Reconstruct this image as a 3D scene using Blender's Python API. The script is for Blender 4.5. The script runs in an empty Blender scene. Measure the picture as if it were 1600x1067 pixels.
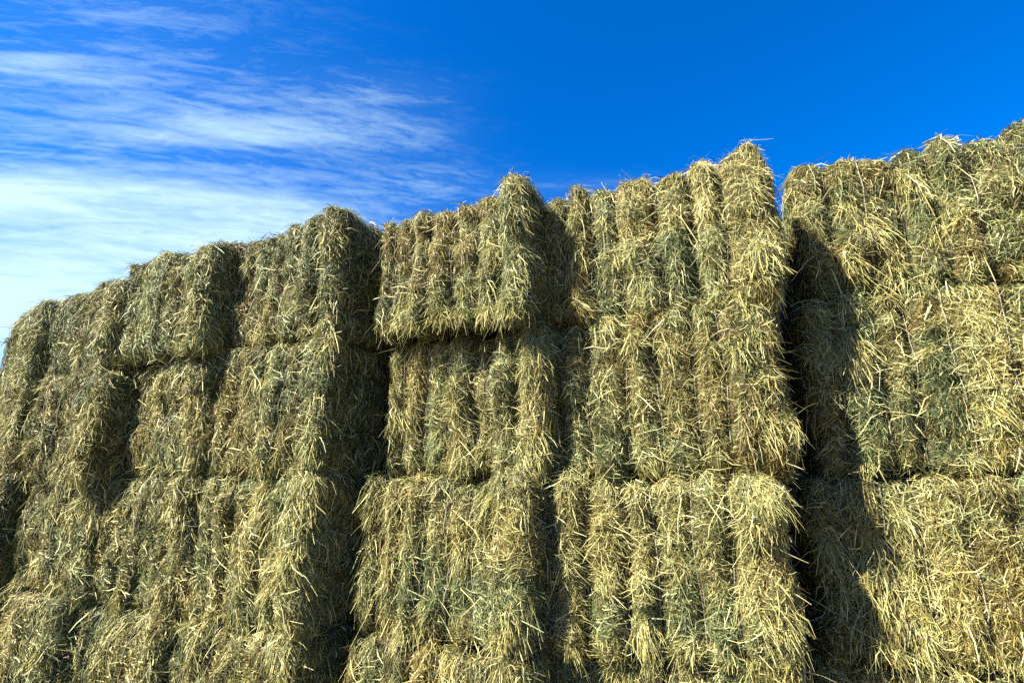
import bpy, math
import numpy as np

C = bpy.context.scene.collection
rng = np.random.default_rng(7)
R = math.radians

# ------------------------------------------------------------------ noise
def _hash(ix, iy, iz):
    h = (ix.astype(np.int64) * 73856093) ^ (iy.astype(np.int64) * 19349663) ^ (iz.astype(np.int64) * 83492791)
    h = (h ^ (h >> 13)) * 1274126177
    h = h ^ (h >> 16)
    return (h & 0xFFFFF) / float(0xFFFFF)

def noise(p, s, seed=0.0):
    """smooth value noise in [-1, 1] at points p (n,3)"""
    q = p * s + np.array([seed * 17.31, seed * 5.77, seed * 11.13])
    i = np.floor(q); f = q - i; f = f * f * (3 - 2 * f)
    x, y, z = i[:, 0], i[:, 1], i[:, 2]
    r = 0
    for a in (0, 1):
        for b in (0, 1):
            for c in (0, 1):
                w = (f[:, 0] if a else 1 - f[:, 0]) * (f[:, 1] if b else 1 - f[:, 1]) * (f[:, 2] if c else 1 - f[:, 2])
                r = r + w * _hash(x + a, y + b, z + c)
    return r * 2 - 1

def norm(v):
    return v / np.maximum(np.linalg.norm(v, axis=1, keepdims=True), 1e-9)

def sstep(a, b, x):
    t = np.clip((x - a) / (b - a), 0, 1)
    return t * t * (3 - 2 * t)

# ------------------------------------------------------------------ materials
def nodes_of(name):
    m = bpy.data.materials.new(name); m.use_nodes = True
    nt = m.node_tree; nt.nodes.clear()
    return m, nt, nt.nodes, nt.links

def ramp(nd, stops):
    r = nd.new('ShaderNodeValToRGB'); e = r.color_ramp.elements
    while len(e) < len(stops): e.new(0.5)
    for k, (pos, col) in enumerate(stops):
        e[k].position = pos; e[k].color = (*col, 1)
    return r

def straw_material():
    m, nt, nd, ln = nodes_of('dry_hay_straw')
    tone = nd.new('ShaderNodeAttribute'); tone.attribute_name = 'tone'
    green = nd.new('ShaderNodeAttribute'); green.attribute_name = 'green'
    gold = ramp(nd, [(0.0, (.060, .034, .008)), (.2, (.135, .098, .022)), (.5, (.248, .204, .055)), (.78, (.39, .345, .118)), (1.0, (.57, .515, .24))])
    grn = ramp(nd, [(0.0, (.018, .027, .010)), (.3, (.062, .082, .030)), (.65, (.150, .190, .070)), (1.0, (.33, .385, .18))])
    mix = nd.new('ShaderNodeMix'); mix.data_type = 'RGBA'
    ln.new(tone.outputs['Fac'], gold.inputs[0]); ln.new(tone.outputs['Fac'], grn.inputs[0])
    ln.new(green.outputs['Fac'], mix.inputs[0]); ln.new(gold.outputs[0], mix.inputs[6]); ln.new(grn.outputs[0], mix.inputs[7])
    # blotches along each stalk
    tc = nd.new('ShaderNodeTexCoord'); nz = nd.new('ShaderNodeTexNoise'); nz.inputs['Scale'].default_value = 42; nz.inputs['Detail'].default_value = 3
    mr = nd.new('ShaderNodeMapRange'); mr.inputs[1].default_value = .3; mr.inputs[2].default_value = .7; mr.inputs[3].default_value = .72; mr.inputs[4].default_value = 1.22
    mul = nd.new('ShaderNodeMix'); mul.data_type = 'RGBA'; mul.blend_type = 'MULTIPLY'; mul.inputs[0].default_value = 1
    ln.new(tc.outputs['Object'], nz.inputs['Vector']); ln.new(nz.outputs['Fac'], mr.inputs[0])
    ln.new(mix.outputs[2], mul.inputs[6]); ln.new(mr.outputs[0], mul.inputs[7])
    b = nd.new('ShaderNodeBsdfPrincipled'); b.inputs['Roughness'].default_value = .55
    b.inputs['Specular IOR Level'].default_value = .25
    ln.new(mul.outputs[2], b.inputs['Base Color'])
    tr = nd.new('ShaderNodeBsdfTranslucent'); ln.new(mul.outputs[2], tr.inputs['Color'])
    ms = nd.new('ShaderNodeMixShader'); ms.inputs[0].default_value = .07
    out = nd.new('ShaderNodeOutputMaterial')
    ln.new(b.outputs[0], ms.inputs[1]); ln.new(tr.outputs[0], ms.inputs[2]); ln.new(ms.outputs[0], out.inputs[0])
    return m

def packed_material():
    m, nt, nd, ln = nodes_of('packed_hay')
    tc = nd.new('ShaderNodeTexCoord')
    mp = nd.new('ShaderNodeMapping'); mp.inputs['Scale'].default_value = (16, 60, 110)
    warp = nd.new('ShaderNodeTexNoise'); warp.inputs['Scale'].default_value = 9
    va = nd.new('ShaderNodeVectorMath'); va.operation = 'MULTIPLY_ADD'; va.inputs[1].default_value = (.12, .12, .12)
    n1 = nd.new('ShaderNodeTexNoise'); n1.inputs['Scale'].default_value = 1; n1.inputs['Detail'].default_value = 6
    n2 = nd.new('ShaderNodeTexNoise'); n2.inputs['Scale'].default_value = 6; n2.inputs['Detail'].default_value = 4
    ln.new(tc.outputs['Object'], warp.inputs['Vector']); ln.new(warp.outputs['Color'], va.inputs[0]); ln.new(tc.outputs['Object'], va.inputs[2])
    ln.new(va.outputs[0], mp.inputs['Vector']); ln.new(mp.outputs[0], n1.inputs['Vector']); ln.new(tc.outputs['Object'], n2.inputs['Vector'])
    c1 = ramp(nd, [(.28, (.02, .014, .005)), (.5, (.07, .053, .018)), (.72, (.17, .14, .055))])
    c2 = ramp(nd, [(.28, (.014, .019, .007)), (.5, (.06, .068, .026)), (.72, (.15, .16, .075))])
    f = ramp(nd, [(.42, (0, 0, 0)), (.6, (1, 1, 1))])
    mix = nd.new('ShaderNodeMix'); mix.data_type = 'RGBA'
    ln.new(n1.outputs['Fac'], c1.inputs[0]); ln.new(n1.outputs['Fac'], c2.inputs[0]); ln.new(n2.outputs['Fac'], f.inputs[0])
    ln.new(f.outputs[0], mix.inputs[0]); ln.new(c1.outputs[0], mix.inputs[6]); ln.new(c2.outputs[0], mix.inputs[7])
    bp = nd.new('ShaderNodeBump'); bp.inputs['Strength'].default_value = .9; bp.inputs['Distance'].default_value = .02
    ln.new(n1.outputs['Fac'], bp.inputs['Height'])
    b = nd.new('ShaderNodeBsdfPrincipled'); b.inputs['Roughness'].default_value = .85; b.inputs['Specular IOR Level'].default_value = .2
    ln.new(mix.outputs[2], b.inputs['Base Color']); ln.new(bp.outputs[0], b.inputs['Normal'])
    out = nd.new('ShaderNodeOutputMaterial'); ln.new(b.outputs[0], out.inputs[0])
    return m

def twine_material():
    m, nt, nd, ln = nodes_of('weathered_twine')
    tc = nd.new('ShaderNodeTexCoord'); wv = nd.new('ShaderNodeTexWave'); wv.inputs['Scale'].default_value = 60; wv.bands_direction = 'DIAGONAL'
    ln.new(tc.outputs['Object'], wv.inputs['Vector'])
    c = ramp(nd, [(0, (.10, .09, .06)), (1, (.30, .27, .19))]); ln.new(wv.outputs['Fac'], c.inputs[0])
    b = nd.new('ShaderNodeBsdfPrincipled'); b.inputs['Roughness'].default_value = .6; ln.new(c.outputs[0], b.inputs['Base Color'])
    out = nd.new('ShaderNodeOutputMaterial'); ln.new(b.outputs[0], out.inputs[0])
    return m

def ground_material():
    m, nt, nd, ln = nodes_of('dry_dirt')
    tc = nd.new('ShaderNodeTexCoord')
    n1 = nd.new('ShaderNodeTexNoise'); n1.inputs['Scale'].default_value = .8; n1.inputs['Detail'].default_value = 8
    n2 = nd.new('ShaderNodeTexNoise'); n2.inputs['Scale'].default_value = 55; n2.inputs['Detail'].default_value = 5
    for n in (n1, n2): ln.new(tc.outputs['Object'], n.inputs['Vector'])
    c1 = ramp(nd, [(.3, (.05, .045, .022)), (.7, (.13, .105, .055))]); ln.new(n1.outputs['Fac'], c1.inputs[0])
    c2 = ramp(nd, [(.35, (.6, .6, .6)), (.7, (1.25, 1.2, 1.1))]); ln.new(n2.outputs['Fac'], c2.inputs[0])
    mul = nd.new('ShaderNodeMix'); mul.data_type = 'RGBA'; mul.blend_type = 'MULTIPLY'; mul.inputs[0].default_value = 1
    ln.new(c1.outputs[0], mul.inputs[6]); ln.new(c2.outputs[0], mul.inputs[7])
    bp = nd.new('ShaderNodeBump'); bp.inputs['Strength'].default_value = .6; bp.inputs['Distance'].default_value = .02; ln.new(n2.outputs['Fac'], bp.inputs['Height'])
    b = nd.new('ShaderNodeBsdfPrincipled'); b.inputs['Roughness'].default_value = .9
    ln.new(mul.outputs[2], b.inputs['Base Color']); ln.new(bp.outputs[0], b.inputs['Normal'])
    out = nd.new('ShaderNodeOutputMaterial'); ln.new(b.outputs[0], out.inputs[0])
    return m

M_STRAW, M_PACK, M_TWINE = straw_material(), packed_material(), twine_material()

# ------------------------------------------------------------------ mesh from arrays
def mesh_obj(name, verts, quads, mats, mat_idx=None, attrs=None, smooth=None, parent=None):
    me = bpy.data.meshes.new(name)
    nv, nf = len(verts), len(quads)
    me.vertices.add(nv); me.vertices.foreach_set('co', np.ascontiguousarray(verts, np.float32).ravel())
    me.loops.add(nf * 4); me.loops.foreach_set('vertex_index', np.ascontiguousarray(quads, np.int32).ravel())
    me.polygons.add(nf)
    me.polygons.foreach_set('loop_start', np.arange(0, nf * 4, 4, dtype=np.int32))
    for mm in mats: me.materials.append(mm)
    if mat_idx is not None: me.polygons.foreach_set('material_index', np.ascontiguousarray(mat_idx, np.int32))
    me.update(calc_edges=True)
    if smooth is not None: me.polygons.foreach_set('use_smooth', np.ascontiguousarray(smooth, bool))
    for k, v in (attrs or {}).items():
        a = me.attributes.new(k, 'FLOAT', 'POINT'); a.data.foreach_set('value', np.ascontiguousarray(v, np.float32))
    o = bpy.data.objects.new(name, me); C.objects.link(o)
    if parent is not None: o.parent = parent
    return o

# ------------------------------------------------------------------ one bale
DEPTH = 2.4
class Bale:
    """local frame: x 0..w across the end face, y 0 (end face) .. DEPTH inwards, z 0..h"""
    def __init__(s, w, h, seed, **k):
        s.w, s.h, s.seed = w, h, seed
        s.r = k.get('r', .060)
        s.lobe = k.get('lobe', .095)
        s.peak = k.get('peak', 0.0)          # raised top right corner
        s.peakl = k.get('peakl', 0.0)
        rg = np.random.default_rng(seed)
        base = np.linspace(.10, .82, 6) * w
        s.strings = base + rg.uniform(-.028, .028, 6)
        s.bite = rg.uniform(*k.get('bite', (.35, 1.0)), 6)
        s.slant = rg.uniform(-.03, .03, 6)
        s.lobe_amp = rg.uniform(.6, 1.25, 7); s.lobe_amp[6] = 1.25 + .1 * rg.random()
        s.lobe_green = rg.normal(0, .17, 7); s.lobe_tone = rg.normal(0, .07, 7); s.tone0 = rg.normal(0, .045); s.green0 = rg.normal(0, .10)
        s.lean = k.get('lean', rg.uniform(-.02, .02))

    def groove(s, p):
        """0 in a string's groove .. 1 on the crown of a lobe"""
        d = np.full(len(p), 9.0)
        idx = np.zeros(len(p), int); near = np.zeros(len(p), int)
        for k, x0 in enumerate(s.strings):
            xs = x0 + s.slant[k] * (p[:, 2] / s.h - .5) + .008 * np.sin(p[:, 2] * 9 + k * 2 + s.seed)
            dd = np.abs(p[:, 0] - xs)
            near = np.where(dd < d, k, near); d = np.minimum(d, dd); idx += (p[:, 0] > xs)
        s.last_lobe = idx
        bite = np.clip(s.bite[near] * (1 + .55 * noise(p, 3.7, s.seed + 51)), .1, 1)
        return 1 - bite * (1 - np.clip(d / .070, 0, 1) ** .5), s.lobe_amp[idx]

    def surf(s, p):
        """box surface point -> displaced point and outward normal"""
        lo = np.array([s.r, s.r, s.r]); hi = np.array([s.w - s.r, DEPTH - s.r, s.h - s.r])
        q = np.clip(p, lo, hi)
        n = norm(p - q)
        g, amp = s.groove(p)
        strap = np.clip(1 - n[:, 0] ** 2 * 1.6, 0, 1)
        d = s.lobe * (g * amp - .85) * strap
        # end face bellies out a little between its top and its bottom
        zz = p[:, 2] / s.h * 2 - 1
        front = np.clip(-n[:, 1], 0, 1)
        d += front * (.028 * (1 - zz ** 2) - .016)
        d += .038 * noise(p, 4.3, s.seed) + .030 * noise(p, 9.0, s.seed + 1.5) + .016 * noise(p, 21.0, s.seed + 3.5)
        out = q + n * (s.r + d)[:, None]
        up = sstep(.5, 1, p[:, 2] / s.h)
        fr = np.exp(-np.maximum(p[:, 1], 0) / .5)
        out[:, 2] += up * fr * (s.peak * np.exp(-((s.w - .06 - p[:, 0]) / .12) ** 2) + s.peakl * np.exp(-((p[:, 0] - .06) / .14) ** 2))
        out[:, 1] += s.lean * (p[:, 2] / s.h - .5)
        return out, n

    def core(s):
        V, Q, off = [], [], 0
        def grid(fn, nu, nv, flip):
            nonlocal off
            u, v = np.meshgrid(np.linspace(0, 1, nu), np.linspace(0, 1, nv), indexing='ij')
            p = fn(u.ravel(), v.ravel())
            i = np.arange(nu * nv).reshape(nu, nv)
            q = np.stack([i[:-1, :-1], i[1:, :-1], i[1:, 1:], i[:-1, 1:]], -1).reshape(-1, 4) + off
            if flip: q = q[:, ::-1]
            V.append(p); Q.append(q); off += nu * nv
        w, h, D = s.w, s.h, DEPTH
        z0 = lambda u: np.zeros_like(u)
        cu = lambda y: y ** 1.8 * D                                   # denser towards the end face
        grid(lambda u, v: np.stack([u * w, z0(u), v * h], 1), 72, 48, False)
        grid(lambda u, v: np.stack([u * w, z0(u) + D, v * h], 1), 30, 20, True)
        grid(lambda u, v: np.stack([z0(u), cu(u), v * h], 1), 40, 40, True)
        grid(lambda u, v: np.stack([z0(u) + w, cu(u), v * h], 1), 40, 40, False)
        grid(lambda u, v: np.stack([u * w, cu(v), z0(u) + h], 1), 60, 40, False)
        grid(lambda u, v: np.stack([u * w, cu(v), z0(u)], 1), 60, 40, True)
        P = np.concatenate(V); Qd = np.concatenate(Q)
        out, n = s.surf(P)
        out -= n * .012
        return out, Qd

    def straws(s, dens, wmul, top=.3, left=.25, right=.8, bottom=.35, flow=0.0, droop=1.0, greenbias=0.0, tufts=()):
        rg = np.random.default_rng(s.seed + 1000)
        w, h = s.w, s.h
        pts, kind = [], []
        def add(n, fn, k):
            n = int(n)
            if n > 0:
                pts.append(fn(n)); kind.append(np.full(n, k))
        U = lambda n, a=0, b=1: rg.uniform(a, b, n)
        add(dens * w * h, lambda n: np.stack([U(n, 0, w), np.zeros(n), U(n, 0, h)], 1), 0)
        near = lambda n, L: L * U(n) ** 1.5
        add(dens * .9 * h * right, lambda n: np.stack([np.full(n, w), near(n, .9), U(n, 0, h)], 1), 1)
        add(dens * .9 * h * left, lambda n: np.stack([np.zeros(n), near(n, .9), U(n, 0, h)], 1), 2)
        add(dens * w * 1.2 * top, lambda n: np.stack([U(n, 0, w), near(n, 1.2), np.full(n, h)], 1), 3)
        add(dens * w * .35 * bottom, lambda n: np.stack([U(n, 0, w), near(n, .35), np.zeros(n)], 1), 4)
        P = np.concatenate(pts); K = np.concatenate(kind); N = len(P)
        # part of the hay gathers in wisps that share a direction
        nc = max(20, N // 38)
        ci = rg.integers(0, N, nc)
        member = rg.random(N) < .55
        which = rg.integers(0, nc, N)
        # a wisp only recruits points of its own face
        same = K[ci[which]] == K
        member &= same
        P0 = P.copy(); ctr = P[ci[which]]
        spread = rg.normal(0, .032, (N, 3))
        P2 = ctr + spread
        for ax, kk, val in ((1, 0, 0.0), (0, 1, w), (0, 2, 0.0), (2, 3, h), (2, 4, 0.0)):
            msk = K == kk; P2[msk, ax] = val
        P = np.where(member[:, None], P2, P)
        P[:, 0] = np.clip(P[:, 0], 0, w); P[:, 1] = np.clip(P[:, 1], 0, DEPTH); P[:, 2] = np.clip(P[:, 2], 0, h)
        # strings bite into the bale: little loose hay stays in their grooves
        g0, _ = s.groove(P)
        keep = (K == 1) | (K == 2) | (rg.random(len(P)) < .06 + 1.1 * g0 ** 2.4)
        P, K, member, which = P[keep], K[keep], member[keep], which[keep]
        ci_face = P0[ci]; N = len(P)
        S, n = s.surf(P)
        # tangent frame: t1 level, t2 falling
        up = np.tile(np.array([0, 0, 1.0]), (N, 1))
        t1 = np.cross(up, n); bad = np.linalg.norm(t1, axis=1) < .25
        t1[bad] = np.array([1.0, 0, 0]); t1 = norm(t1)
        t2 = norm(np.cross(t1, n)); t2[t2[:, 2] > 0] *= -1
        t2[bad] = np.array([0, -1.0, 0])
        # direction field
        ph = flow + 1.25 * noise(P, 3.1, s.seed + 7) + .9 * noise(P, 8.0, s.seed + 8)
        g, _ = s.groove(P); flake = s.last_lobe.copy()
        flake_on = np.where(np.abs(n[:, 0]) < .7, 1.0, .3)
        ph = ph + rg.normal(0, .75, N)
        cph = (flow + 1.9 * noise(ci_face, 5.0, s.seed + 9) + rg.normal(0, .5, nc))[which] + rg.normal(0, .24, N)
        ph = np.where(member, cph, ph)
        edge = np.clip(np.abs(P[:, 0] / w - .5) * 2, 0, 1)
        hang = rg.random(N) < (.06 + .16 * edge ** 6) * droop
        ph = np.where(hang, math.pi / 2 + rg.normal(0, .35, N), ph)
        pinch = (rg.random(N) < .40 * (1 - g)) & (K != 1) & (K != 2); ph = np.where(pinch, math.pi / 2 + rg.normal(0, .3, N), ph)
        ph = np.where(rg.random(N) < .5, ph, ph + math.pi)
        ph = np.where(np.sin(ph) < -.55, -ph, ph)                     # few stalks point steeply upwards
        lift = np.abs(rg.normal(.02, .16, N))
        cl = np.abs(rg.normal(.08, .24, nc))[which]; lift = np.where(member, cl + rg.normal(0, .05, N), lift)
        out_stick = rg.random(N) < np.where((K == 1) & (P[:, 1] < .35), .12, .034); lift = np.where(out_stick, rg.uniform(.4, 1.6, N), lift)
        toprim = (K == 3) | ((K == 0) & (P[:, 2] > h - .05))
        stick_up = toprim & (rg.random(N) < .055 * np.clip(1 + 1.8 * noise(P, 7.0, s.seed + 41), 0, 3)); lift = np.where(stick_up, rg.uniform(.6, 2.2, N), lift)
        d = np.cos(ph)[:, None] * t1 + np.sin(ph)[:, None] * t2 + lift[:, None] * n
        d = norm(d)
        L = np.clip(rg.lognormal(math.log(.073), .42, N), .025, .22)
        bit = rg.random(N) < .22; L = np.where(bit, rg.uniform(.018, .055, N), L)      # chaff and broken leaf
        stem = rg.random(N) < .010; L = np.where(stem, rg.uniform(.12, .22, N), L)
        lying = np.abs(np.cos(ph)) * (np.abs(n[:, 1]) > .5)
        L = L * (1 - lying * (.62 - .42 * g ** 1.5) * ~stem)
        L = np.where(out_stick, np.minimum(L, .12), L); L = np.where(stick_up, np.minimum(L, rg.uniform(.04, .13, N)), L)
        # bends: back towards the bale, sideways, and down under its own weight
        side = norm(np.cross(d, n))
        k1 = rg.uniform(.15, .9, N); k2 = rg.normal(0, .35, N); k3 = rg.uniform(0, .35, N) * droop
        cb = rg.normal(0, .55, nc)[which]; k2 = np.where(member, cb + rg.normal(0, .1, N), k2)
        k2 = np.where(stem, k2 * .15, k2); k1 = np.where(stem, .1, k1)
        k3 = np.where(hang, k3 + .4, k3)
        bend = -k1[:, None] * n + k2[:, None] * side + np.array([0, 0, -1.0]) * k3[:, None]
        root = S + n * rg.uniform(-.016, .020, N)[:, None]
        wid = rg.lognormal(math.log(.0024), .42, N) * wmul
        wid = np.clip(wid, .0014, .0060 * wmul)
        wid = np.where(bit, wid * rg.uniform(.8, 1.6, N), wid); wid = np.where(stem, np.minimum(wid * 1.3, .0045 * wmul), wid)
        tone = np.clip(rg.beta(1.3, 1.85, N) + s.tone0 + s.lobe_tone[flake] * flake_on + .16 * noise(P, 6.0, s.seed + 31), 0, 1)
        pale = (rg.random(N) < .09) | (stem & (rg.random(N) < .6)); tone = np.where(pale, rg.uniform(.86, 1, N), tone)
        brown = rg.random(N) < .08; tone = np.where(brown, rg.uniform(0, .15, N), tone)
        gf = .5 + .62 * noise(P, 3.4, s.seed + 21) + .45 * noise(P, 10., s.seed + 22) + greenbias + .04
        gf = np.where(member, (.5 + 1.0 * rg.normal(0, .36, nc) + greenbias + .05)[which] * .6 + gf * .4, gf)
        gf = gf + s.green0 + s.lobe_green[flake] * flake_on + np.where(bit, .12, 0)
        green = np.clip(gf + rg.normal(0, .22, N), 0, 1) * np.where(pale | brown, .2, 1)
        tufts_all = []
        # extra tufts that spill out of the face
        for _ in range(4):                                            # ragged locks along the lower seam
            tufts_all.append((rg.uniform(.03, w - .03), rg.uniform(0, .07), rg.uniform(30, 110), rg.uniform(.015, .05), rg.normal(.2, .6), -.3, rg.uniform(.5, 1.0), rg.uniform(.045, .08)))
        for _ in range(4):                                            # locks slumping over the right edge
            tufts_all.append((w - rg.uniform(0, .10), rg.uniform(.1, h), rg.uniform(40, 130), rg.uniform(.03, .07), rg.uniform(.1, .8), rg.normal(-.6, .3), rg.uniform(.3, .7), rg.uniform(.05, .085)))
        for _ in range(6):
            tufts_all.append((rg.uniform(.05, w - .05), rg.uniform(.1, h), rg.uniform(40, 130), rg.uniform(.015, .05), rg.normal(0, .6), rg.normal(-.3, .6), rg.uniform(.3, .9), rg.uniform(.05, .10)))
        if top > .4:
            for _ in range(8): tufts_all.append((rg.uniform(.03, w - .03), h, rg.uniform(30, 110), rg.uniform(.02, .05), rg.normal(0, .5), rg.uniform(.5, 1.2), rg.uniform(.2, .8), rg.uniform(.045, .08)))
        n_main = 0; cuts = []
        for ti, (tx, tz, cnt, spreadt, dx, dz, outw, ln_) in enumerate(tufts_all + list(tufts)):
            if ti >= len(tufts_all): cuts.append(len(root))
            if ti == len(tufts_all): n_main = len(root)
            c = int(cnt * dens / 14000)
            pp = np.stack([np.clip(tx + rg.normal(0, spreadt, c), 0, w), np.zeros(c), np.clip(tz + rg.normal(0, spreadt, c), 0, h)], 1)
            so, no = s.surf(pp)
            dd = norm(np.stack([dx + rg.normal(0, .45, c), -np.abs(outw + rg.normal(0, .3, c)), dz + rg.normal(0, .35, c)], 1))
            root = np.concatenate([root, so]); d = np.concatenate([d, dd]); n = np.concatenate([n, no])
            side = np.concatenate([side, norm(np.cross(dd, no) + 1e-4)])
            L = np.concatenate([L, np.clip(rg.lognormal(math.log(ln_), .35, c), .05, .3)])
            bend = np.concatenate([bend, np.tile(np.array([0, .15, -.75]), (c, 1)) + rg.normal(0, .15, (c, 3))])
            wid = np.concatenate([wid, np.clip(rg.lognormal(math.log(.0032), .3, c), .002, .007) * wmul])
            tone = np.concatenate([tone, np.clip(rg.normal(.62, .18, c), 0, 1)]); green = np.concatenate([green, np.clip(rg.normal(.3, .25, c), 0, 1)])
        n_own = n_main if n_main else len(root)
        N = len(root)
        T = np.array([-.22, .16, .5, .82])
        taper = np.array([.75, 1.0, .95, .45])
        roll = rg.normal(0, .8, N)
        fl = norm(np.cos(roll)[:, None] * side + np.sin(roll)[:, None] * n)
        verts = np.empty((N, 4, 2, 3))
        kink = rg.normal(0, .055, (N, 4, 3))
        for k in range(4):
            t = T[k]
            c = root + L[:, None] * (d * t + bend * (t * abs(t)) + kink[:, k])
            o = fl * (wid * taper[k] * .5)[:, None]
            verts[:, k, 0] = c - o; verts[:, k, 1] = c + o
        base = (np.arange(N) * 8)[:, None]
        quads = np.stack([base + np.array([0, 1, 3, 2]) + 2 * k for k in range(3)], 1).reshape(-1, 4)
        return verts.reshape(-1, 3), quads, np.repeat(tone, 8), np.repeat(green, 8), n_own, cuts + [N]

    def twine(s, k):
        pts = []
        x = s.strings[k]
        for y in np.linspace(1.6, .1, 9): pts.append((x, y, s.h))
        for z in np.linspace(s.h, 0, 22): pts.append((x + s.slant[k] * (z / s.h - .5) + .008 * math.sin(z * 9 + k * 2 + s.seed), 0, z))
        for y in np.linspace(.1, .8, 4): pts.append((x, y, 0))
        P = np.array(pts); S, n = s.surf(P)
        S = S + n * .034
        tan = norm(np.gradient(S, axis=0)); b = norm(np.cross(tan, n)); nn = norm(np.cross(b, tan))
        ns = 5; r = .0028
        a = np.arange(ns) * 2 * math.pi / ns
        V = S[:, None] + r * (np.cos(a)[None, :, None] * nn[:, None] + np.sin(a)[None, :, None] * b[:, None])
        i = np.arange(len(P) * ns).reshape(len(P), ns)
        q = np.stack([i[:-1], np.roll(i, -1, 1)[:-1], np.roll(i, -1, 1)[1:], i[1:]], -1).reshape(-1, 4)
        return V.reshape(-1, 3), q

# ------------------------------------------------------------------ the stacks
H = .875
# right front corner (x, y), yaw of the face, width, name of the stack in the labels
COLS = {
    'A': ((2.915, 2.435), 20, 1.28),
    'B': ((1.37, 2.535), 22, 1.28),
    'C': ((.068, 2.80), 26, 1.07),
    'D': ((-1.16, 3.19), 27, 1.16),
    'E': ((-2.21, 3.55), 27, 1.08),
    'F': ((-3.20, 3.95), 28, 1.08),
    'G': ((-4.22, 4.44), 36, 1.12),
}
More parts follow.
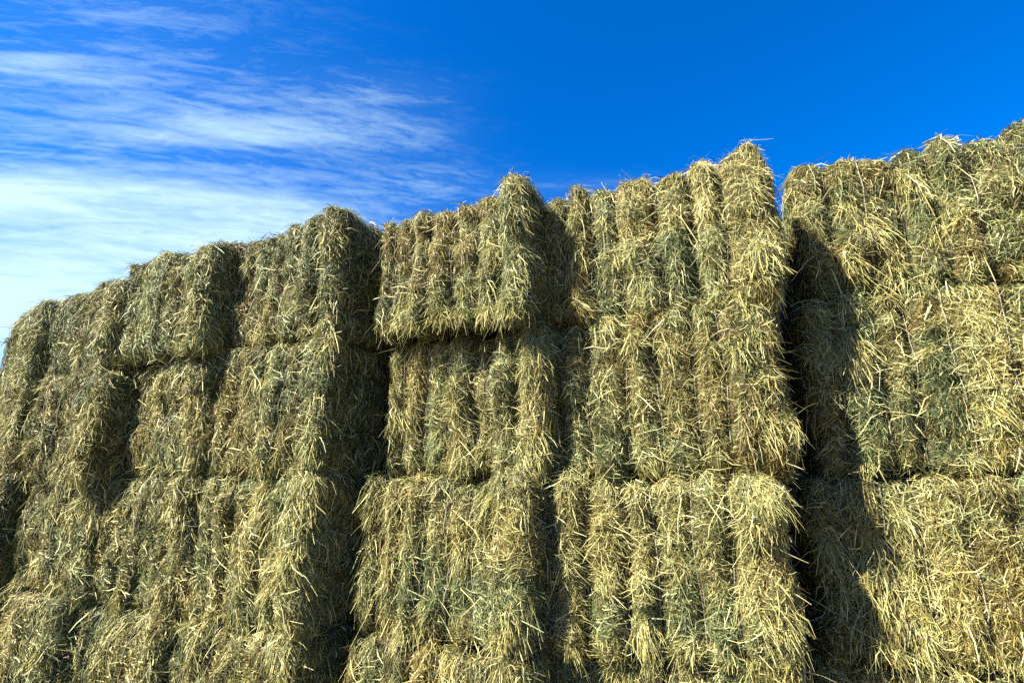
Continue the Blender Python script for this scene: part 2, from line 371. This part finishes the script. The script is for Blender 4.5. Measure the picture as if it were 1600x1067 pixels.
# row 0 is the top one: out = pushed towards the viewer, dx = along the face, dz, dyaw, and what sets it apart
SPEC = {
    ('A', 0): dict(out=0, dx=.07, dz=.13, tufts=[(.33, .42, 160, .05, .1, -.5, .8, .09), (.42, .12, 160, .06, -.2, -.3, .9, .09), (.2, .2, 90, .03, .2, -.3, 1.0, .10), (.25, .55, 90, .03, -.2, -.3, 1.0, .09)], flow=.5, right=.05, left=1.0, top=.5, label='pale top bale right of the dark gap, left corner bare to the sky'),
    ('A', 1): dict(out=.02, dx=.0, h=.96, dz=.02, flow=.35, right=.05, left=.9, green=.12, tufts=[(.17, .66, 420, .05, -.1, -.6, 1.0, .10)],
                   label='bale second from top right of the dark gap, pale tuft in its shaded part'),
    ('A', 2): dict(out=.05, dx=-.10, flow=.9, right=.05, left=.9, tufts=[(.3, .3, 380, .14, -.3, -.5, .6, .105)],
                   label='bale third from top right of the dark gap, long stalks fanning in its shade'),
    ('A', 3): dict(out=.04, dx=-.16, flow=.7, right=.05, left=.8, label='lowest bale right of the dark gap, cut off at the bottom of the photo'),
    ('B', 0): dict(bite=(.7, 1.2), h=.825, dz=.022, out=0, dx=.03, flow=.9, peak=.085, top=.5, green=.0, left=.5, label='top bale left of the dark gap, its right corner peaked with pale green tufts'),
    ('B', 1): dict(bite=(.95, 1.3), lobe=.09, out=.0, h=.855, dz=.012, dx=-.02, flow=.25, left=.5, label='bale second from top left of the dark gap, under the peaked top bale'),
    ('B', 2): dict(bite=(1.0, 1.4), lobe=.09, out=.03, dx=-.10, wid=1.24, flow=.55, left=.5, 
                   label='bale third from top left of the dark gap, straight twine grooves under a dark seam'),
    ('B', 3): dict(out=-.02, dx=-.14, wid=1.24, flow=.8, left=.4, label='lowest bale of the stack directly left of the dark gap'),
    ('C', 0): dict(bite=(.7, 1.1), out=.05, dx=.03, h=.785, dz=.015, flow=1.0, peak=.02, top=.5, left=.4, right=1, tufts=[(.25, .03, 260, .08, -.1, -.2, .9, .085), (.55, .03, 260, .08, .3, -.2, .8, .095), (.9, .03, 260, .08, .2, -.3, .9, .085)],
                   label='top bale with pointed right corner and ragged fringe hanging over a dark undercut'),
    ('C', 1): dict(bite=(.8, 1.2), out=-.13, dx=.07, h=.83, flow=.9, left=.4, right=1, label='bale tucked back in shade right below the ragged fringed overhanging bale'),
    ('C', 2): dict(out=-.02, flow=1.2, left=.4, right=1, tufts=[(.08, .7, 420, .09, -.3, -.6, .6, .09), (.12, .35, 300, .09, -.3, -.6, .5, .09)],
                   label='shaggy bale third from top with drooping tufts, two stacks left of the dark gap'),
    ('C', 3): dict(out=.04, flow=1.0, left=.4, right=1, label='lowest bale two stacks left of the dark gap'),
    ('D', 0): dict(bite=(.7, 1.1), out=0, h=.84, dz=.02, flow=1.1, peak=.05, top=.5, right=1, green=.06, label='top bale with broad shaded right side, three stacks left of the dark gap'),
    ('D', 1): dict(out=.02, flow=.8, right=1, green=.06, label='bale second from top with shaded right side, three stacks left of the dark gap'),
    ('D', 2): dict(out=.04, flow=1.0, right=1, tufts=[(1.05, .7, 260, .12, .3, -.7, .4, .085)], label='bale third from top, tufts slumping over its right edge, three stacks left of the gap'),
    ('D', 3): dict(out=.07, flow=.7, right=1, label='lowest bale three stacks left of the dark gap'),
    ('E', 0): dict(out=.02, h=.80, dz=.0, flow=.9, top=.5, right=1, label='golden top bale between two dark vertical clefts, fourth stack left of the dark gap'),
    ('E', 1): dict(out=-.09, flow=1.1, right=1, label='bale second from top in the fourth stack left of the dark gap'),
    ('E', 2): dict(out=-.08, flow=.9, right=1, label='bale third from top in the fourth stack left of the dark gap'),
    ('E', 3): dict(out=-.02, flow=.8, right=1, label='lowest bale in the fourth stack left of the dark gap'),
    ('F', 0): dict(out=0, flow=.8, dz=-.17, top=.5, right=1, label='top bale in the fifth stack left of the dark gap, beside the stack end'),
    ('F', 1): dict(out=.02, dx=.10, flow=.7, dz=-.06, right=1, label='bale second from top in the fifth stack, with a deep shaded right edge'),
    ('F', 2): dict(out=-.10, dx=.1, flow=.9, right=1, label='bale third from top in the fifth stack, nearly flush with its right neighbour'),
    ('F', 3): dict(out=-.03, flow=.8, right=1, label='lowest bale in the fifth stack left of the dark gap'),
    ('G', 0): dict(out=.03, flow=.9, dz=-.20, dx=.03, wid=1.02, top=.5, right=.8, left=.6, label='top bale at the far left end of the wall, against pale cloud'),
    ('G', 1): dict(out=.02, dx=-.06, flow=.7, dz=-.06, right=.8, left=.6, label='bale second from top at the far left end of the wall'),
    ('G', 2): dict(out=.0, flow=.9, right=.8, left=.5, label='bale third from top at the far left end of the wall'),
    ('G', 3): dict(out=-.05, flow=.8, right=.8, left=.5, label='lowest bale at the far left end of the wall'),
}
LOBE = dict(A=.095, B=.092, C=.095, D=.090, E=.075, F=.060, G=.060)
GROUP = 'hay bales stacked in the wall'

def make_bale(col, row, sp):
    (cx, cy), yaw, w = COLS[col]
    seed = (ord(col) - 64) * 13 + row * 5
    rg = np.random.default_rng(seed)
    yaw = R(yaw + sp.get('dyaw', rg.uniform(-1.2, 1.2)))
    ax = np.array([math.cos(yaw), -math.sin(yaw)])                   # along the face to the right
    ins = np.array([math.sin(yaw), math.cos(yaw)])                   # into the wall
    left = np.array([cx, cy]) - ax * w + ax * sp.get('dx', 0) - ins * sp['out']
    dist = math.hypot(left[0] + ax[0] * w / 2, left[1] + ax[1] * w / 2)
    left = left + ax * (w - sp.get('wid', w)); w = sp.get('wid', w)
    b = Bale(w, sp.get('h', H - .036), seed, lobe=sp.get('lobe', LOBE[col]), bite=sp.get('bite', (.35, 1.0)), peak=sp.get('peak', 0), peakl=sp.get('peakl', 0))
    cv, cq = b.core()
    dens = 22000 * min(1, 3.0 / dist)
    sv, sq, tone, green, n_own, cuts = b.straws(dens, max(1, min(1.35, dist / 3.2)), top=sp.get('top', .3), left=sp.get('left', .25), right=sp.get('right', .8),
                                   flow=sp['flow'], greenbias=sp.get('green', 0), tufts=sp.get('tufts', ()))
    tufts = [(sv[a * 8:z * 8], sq[a * 3:z * 3] - a * 8, tone[a * 8:z * 8], green[a * 8:z * 8]) for a, z in zip(cuts[:-1], cuts[1:])]
    sv, sq, tone, green = sv[:n_own * 8], sq[:n_own * 3], tone[:n_own * 8], green[:n_own * 8]
    V = np.concatenate([cv, sv]); Q = np.concatenate([cq, sq + len(cv)])
    mi = np.concatenate([np.zeros(len(cq)), np.ones(len(sq))])
    sm = np.concatenate([np.ones(len(cq), bool), np.zeros(len(sq), bool)])
    z = np.zeros(len(cv))
    o = mesh_obj('hay_bale', V, Q, [M_PACK, M_STRAW], mi, {'tone': np.concatenate([z + .3, tone]), 'green': np.concatenate([z, green])}, sm)
    o.location = (left[0], left[1], (3 - row) * H + .006 + sp.get('dz', 0))
    o.rotation_euler = (0, 0, -yaw)
    o['label'] = sp['label']; o['category'] = 'hay bale'; o['group'] = GROUP
    for tv, tq, tt, tg in tufts: mesh_obj('loose_tuft', tv, tq, [M_STRAW], None, {'tone': tt, 'green': tg}, None, o)
    for k in range(6):
        tv, tq = b.twine(k)
        mesh_obj('twine', tv, tq, [M_TWINE], None, None, np.ones(len(tq), bool), o)
    return o

for (col, row), sp in SPEC.items():
    make_bale(col, row, sp)

# ------------------------------------------------------------------ ground
S_ = 3000.0
g = mesh_obj('ground', np.array([(-S_, -S_, 0), (S_, -S_, 0), (S_, S_, 0), (-S_, S_, 0)]), np.array([[0, 1, 2, 3]]), [ground_material()])
g['kind'] = 'structure'; g['label'] = 'dry dirt ground under the hay stacks'

# ------------------------------------------------------------------ light
sun_dir = np.array([-.645, -.33, .69]); sun_dir /= np.linalg.norm(sun_dir)
el = math.asin(sun_dir[2]); az = math.atan2(sun_dir[0], sun_dir[1])   # clockwise from +Y
L = bpy.data.lights.new('sun', 'SUN'); L.energy = 5.0; L.angle = R(.5); L.color = (1.0, .93, .80)
so = bpy.data.objects.new('sun', L); C.objects.link(so)
from mathutils import Vector
so.rotation_euler = Vector(sun_dir).to_track_quat('Z', 'Y').to_euler()
so.location = (-6, -2, 8)

w = bpy.data.worlds.new('World'); bpy.context.scene.world = w; w.use_nodes = True
nt = w.node_tree; nd = nt.nodes; ln = nt.links; nd.clear()
sky = nd.new('ShaderNodeTexSky'); sky.sky_type = 'NISHITA'; sky.sun_disc = False
sky.sun_elevation = el; sky.sun_rotation = az; sky.air_density = 1.0; sky.dust_density = .3; sky.ozone_density = 3.0
hs = nd.new('ShaderNodeHueSaturation'); hs.inputs['Saturation'].default_value = 1.52; hs.inputs['Value'].default_value = .93
ln.new(sky.outputs[0], hs.inputs['Color'])
tint = nd.new('ShaderNodeMix'); tint.data_type = 'RGBA'; tint.blend_type = 'MULTIPLY'; tint.inputs[0].default_value = 1; tint.inputs[7].default_value = (1, .88, 1.2, 1); ln.new(hs.outputs[0], tint.inputs[6])

def math_(op, a, b=None, c=None, clamp=False):
    n = nd.new('ShaderNodeMath'); n.operation = op; n.use_clamp = clamp
    for i, v in enumerate((a, b, c)):
        if v is None: continue
        if isinstance(v, (int, float)): n.inputs[i].default_value = v
        else: ln.new(v, n.inputs[i])
    return n.outputs[0]

tc = nd.new('ShaderNodeTexCoord'); sep = nd.new('ShaderNodeSeparateXYZ'); ln.new(tc.outputs['Generated'], sep.inputs[0])
AZ = math_('ARCTAN2', sep.outputs[0], sep.outputs[1])                 # bearing, clockwise from +Y
EL = math_('ARCSINE', sep.outputs[2])

EV = math_('ARCTAN2', sep.outputs[2], sep.outputs[1])                 # cirrus streets run parallel to the X axis
AX = math_('ARCTAN2', sep.outputs[0], math_('SQRT', math_('ADD', math_('MULTIPLY', sep.outputs[1], sep.outputs[1]), math_('MULTIPLY', sep.outputs[2], sep.outputs[2]))))

def streaks(scale_a, scale_e, shear, detail, dist, off, rough=.55):
    cmb = nd.new('ShaderNodeCombineXYZ')
    ln.new(math_('MULTIPLY', AX, scale_a), cmb.inputs[0])
    ln.new(math_('MULTIPLY', math_('MULTIPLY_ADD', AX, shear, EV), scale_e), cmb.inputs[1])
    cmb.inputs[2].default_value = off
    n = nd.new('ShaderNodeTexNoise'); n.inputs['Scale'].default_value = 1; n.inputs['Detail'].default_value = detail
    n.inputs['Distortion'].default_value = dist; n.inputs['Roughness'].default_value = rough
    ln.new(cmb.outputs[0], n.inputs['Vector'])
    return n.outputs['Fac']

def blob(a0, e0, sa, se):
    a = math_('DIVIDE', math_('SUBTRACT', AX, R(a0)), R(sa))
    e = math_('DIVIDE', math_('SUBTRACT', EV, R(e0)), R(se))
    r2 = math_('ADD', math_('MULTIPLY', a, a), math_('MULTIPLY', e, e))
    return math_('POWER', 2.718, math_('MULTIPLY', r2, -1))

CLOUDS = [  # along and across the streets (degrees), half widths, amount
    (-46, 18.5, 18, 9.0, 1.25), (-47, 31, 10, 3.6, .80), (-31, 30.5, 11, 3.0, .72), (-20, 27.5, 9, 2.8, .66), (-30, 25, 12, 3.0, .5),
    (-47, 38, 8, 3, .50), (-41, 43.0, 9, 1.8, .60), (-34, 47.5, 12, 2.6, .42), (-13, 40.3, 7, 1.8, .36),
    (-12, 36.3, 7, 2.0, .36), (-10, 31.5, 8, 2.4, .46), (-24, 36.5, 10, 2.4, .52), (6, 31, 9, 1.6, .24), (-28, 41, 12, 4, .34), (-33, 37, 10, 3, .3)]
mask = None
for a0, e0, sa, se, am in CLOUDS:
    t = math_('MULTIPLY', blob(a0, e0, sa, se), am)
    mask = t if mask is None else math_('ADD', mask, t)
fine = streaks(18, 74, .14, 12, 1.0, 1.3, .64)
fibre = streaks(40, 150, -.22, 8, 1.2, 4.1, .66)
broad = streaks(6, 34, .13, 4, .9, 7.7, .5)
tex = math_('ADD', math_('MULTIPLY', fine, .60), math_('ADD', math_('MULTIPLY', broad, .72), math_('MULTIPLY', fibre, .14)))
cov = math_('MULTIPLY', math_('ADD', math_('SUBTRACT', tex, .775), math_('MULTIPLY', mask, .33)), 1.15, clamp=True)
cov = math_('MULTIPLY', cov, math_('MULTIPLY', mask, 2.2, clamp=True))
veil = math_('MULTIPLY', math_('SUBTRACT', mask, .55, clamp=True), .9, clamp=True)          # the thick veil loses its streaks
cov = math_('ADD', cov, math_('ADD', veil, math_('MULTIPLY', mask, .12)), clamp=True)
cov = math_('MULTIPLY', cov, .95)
mx = nd.new('ShaderNodeMix'); mx.data_type = 'RGBA'; ln.new(cov, mx.inputs[0]); ln.new(tint.outputs[2], mx.inputs[6]); mx.inputs[7].default_value = (3.3, 4.6, 5.0, 1)
bg = nd.new('ShaderNodeBackground'); bg.inputs['Strength'].default_value = .05; ln.new(mx.outputs[2], bg.inputs[0])
wo = nd.new('ShaderNodeOutputWorld'); ln.new(bg.outputs[0], wo.inputs[0])

# ------------------------------------------------------------------ camera
cam = bpy.data.cameras.new('camera'); cam.sensor_width = 36; cam.lens = 18.0; cam.clip_start = .05; cam.clip_end = 8000
co = bpy.data.objects.new('camera', cam); C.objects.link(co)
co.location = (0, 0, 1.75); co.rotation_euler = (R(90 + 14.5), 0, 0)
sc = bpy.context.scene; sc.camera = co
sc.view_settings.view_transform = 'Standard'; sc.view_settings.look = 'None'; sc.view_settings.exposure = 2.25; sc.view_settings.gamma = 1
sc.render.engine = 'CYCLES'
sc.cycles.max_bounces = 6; sc.cycles.diffuse_bounces = 2; sc.cycles.use_denoising = False
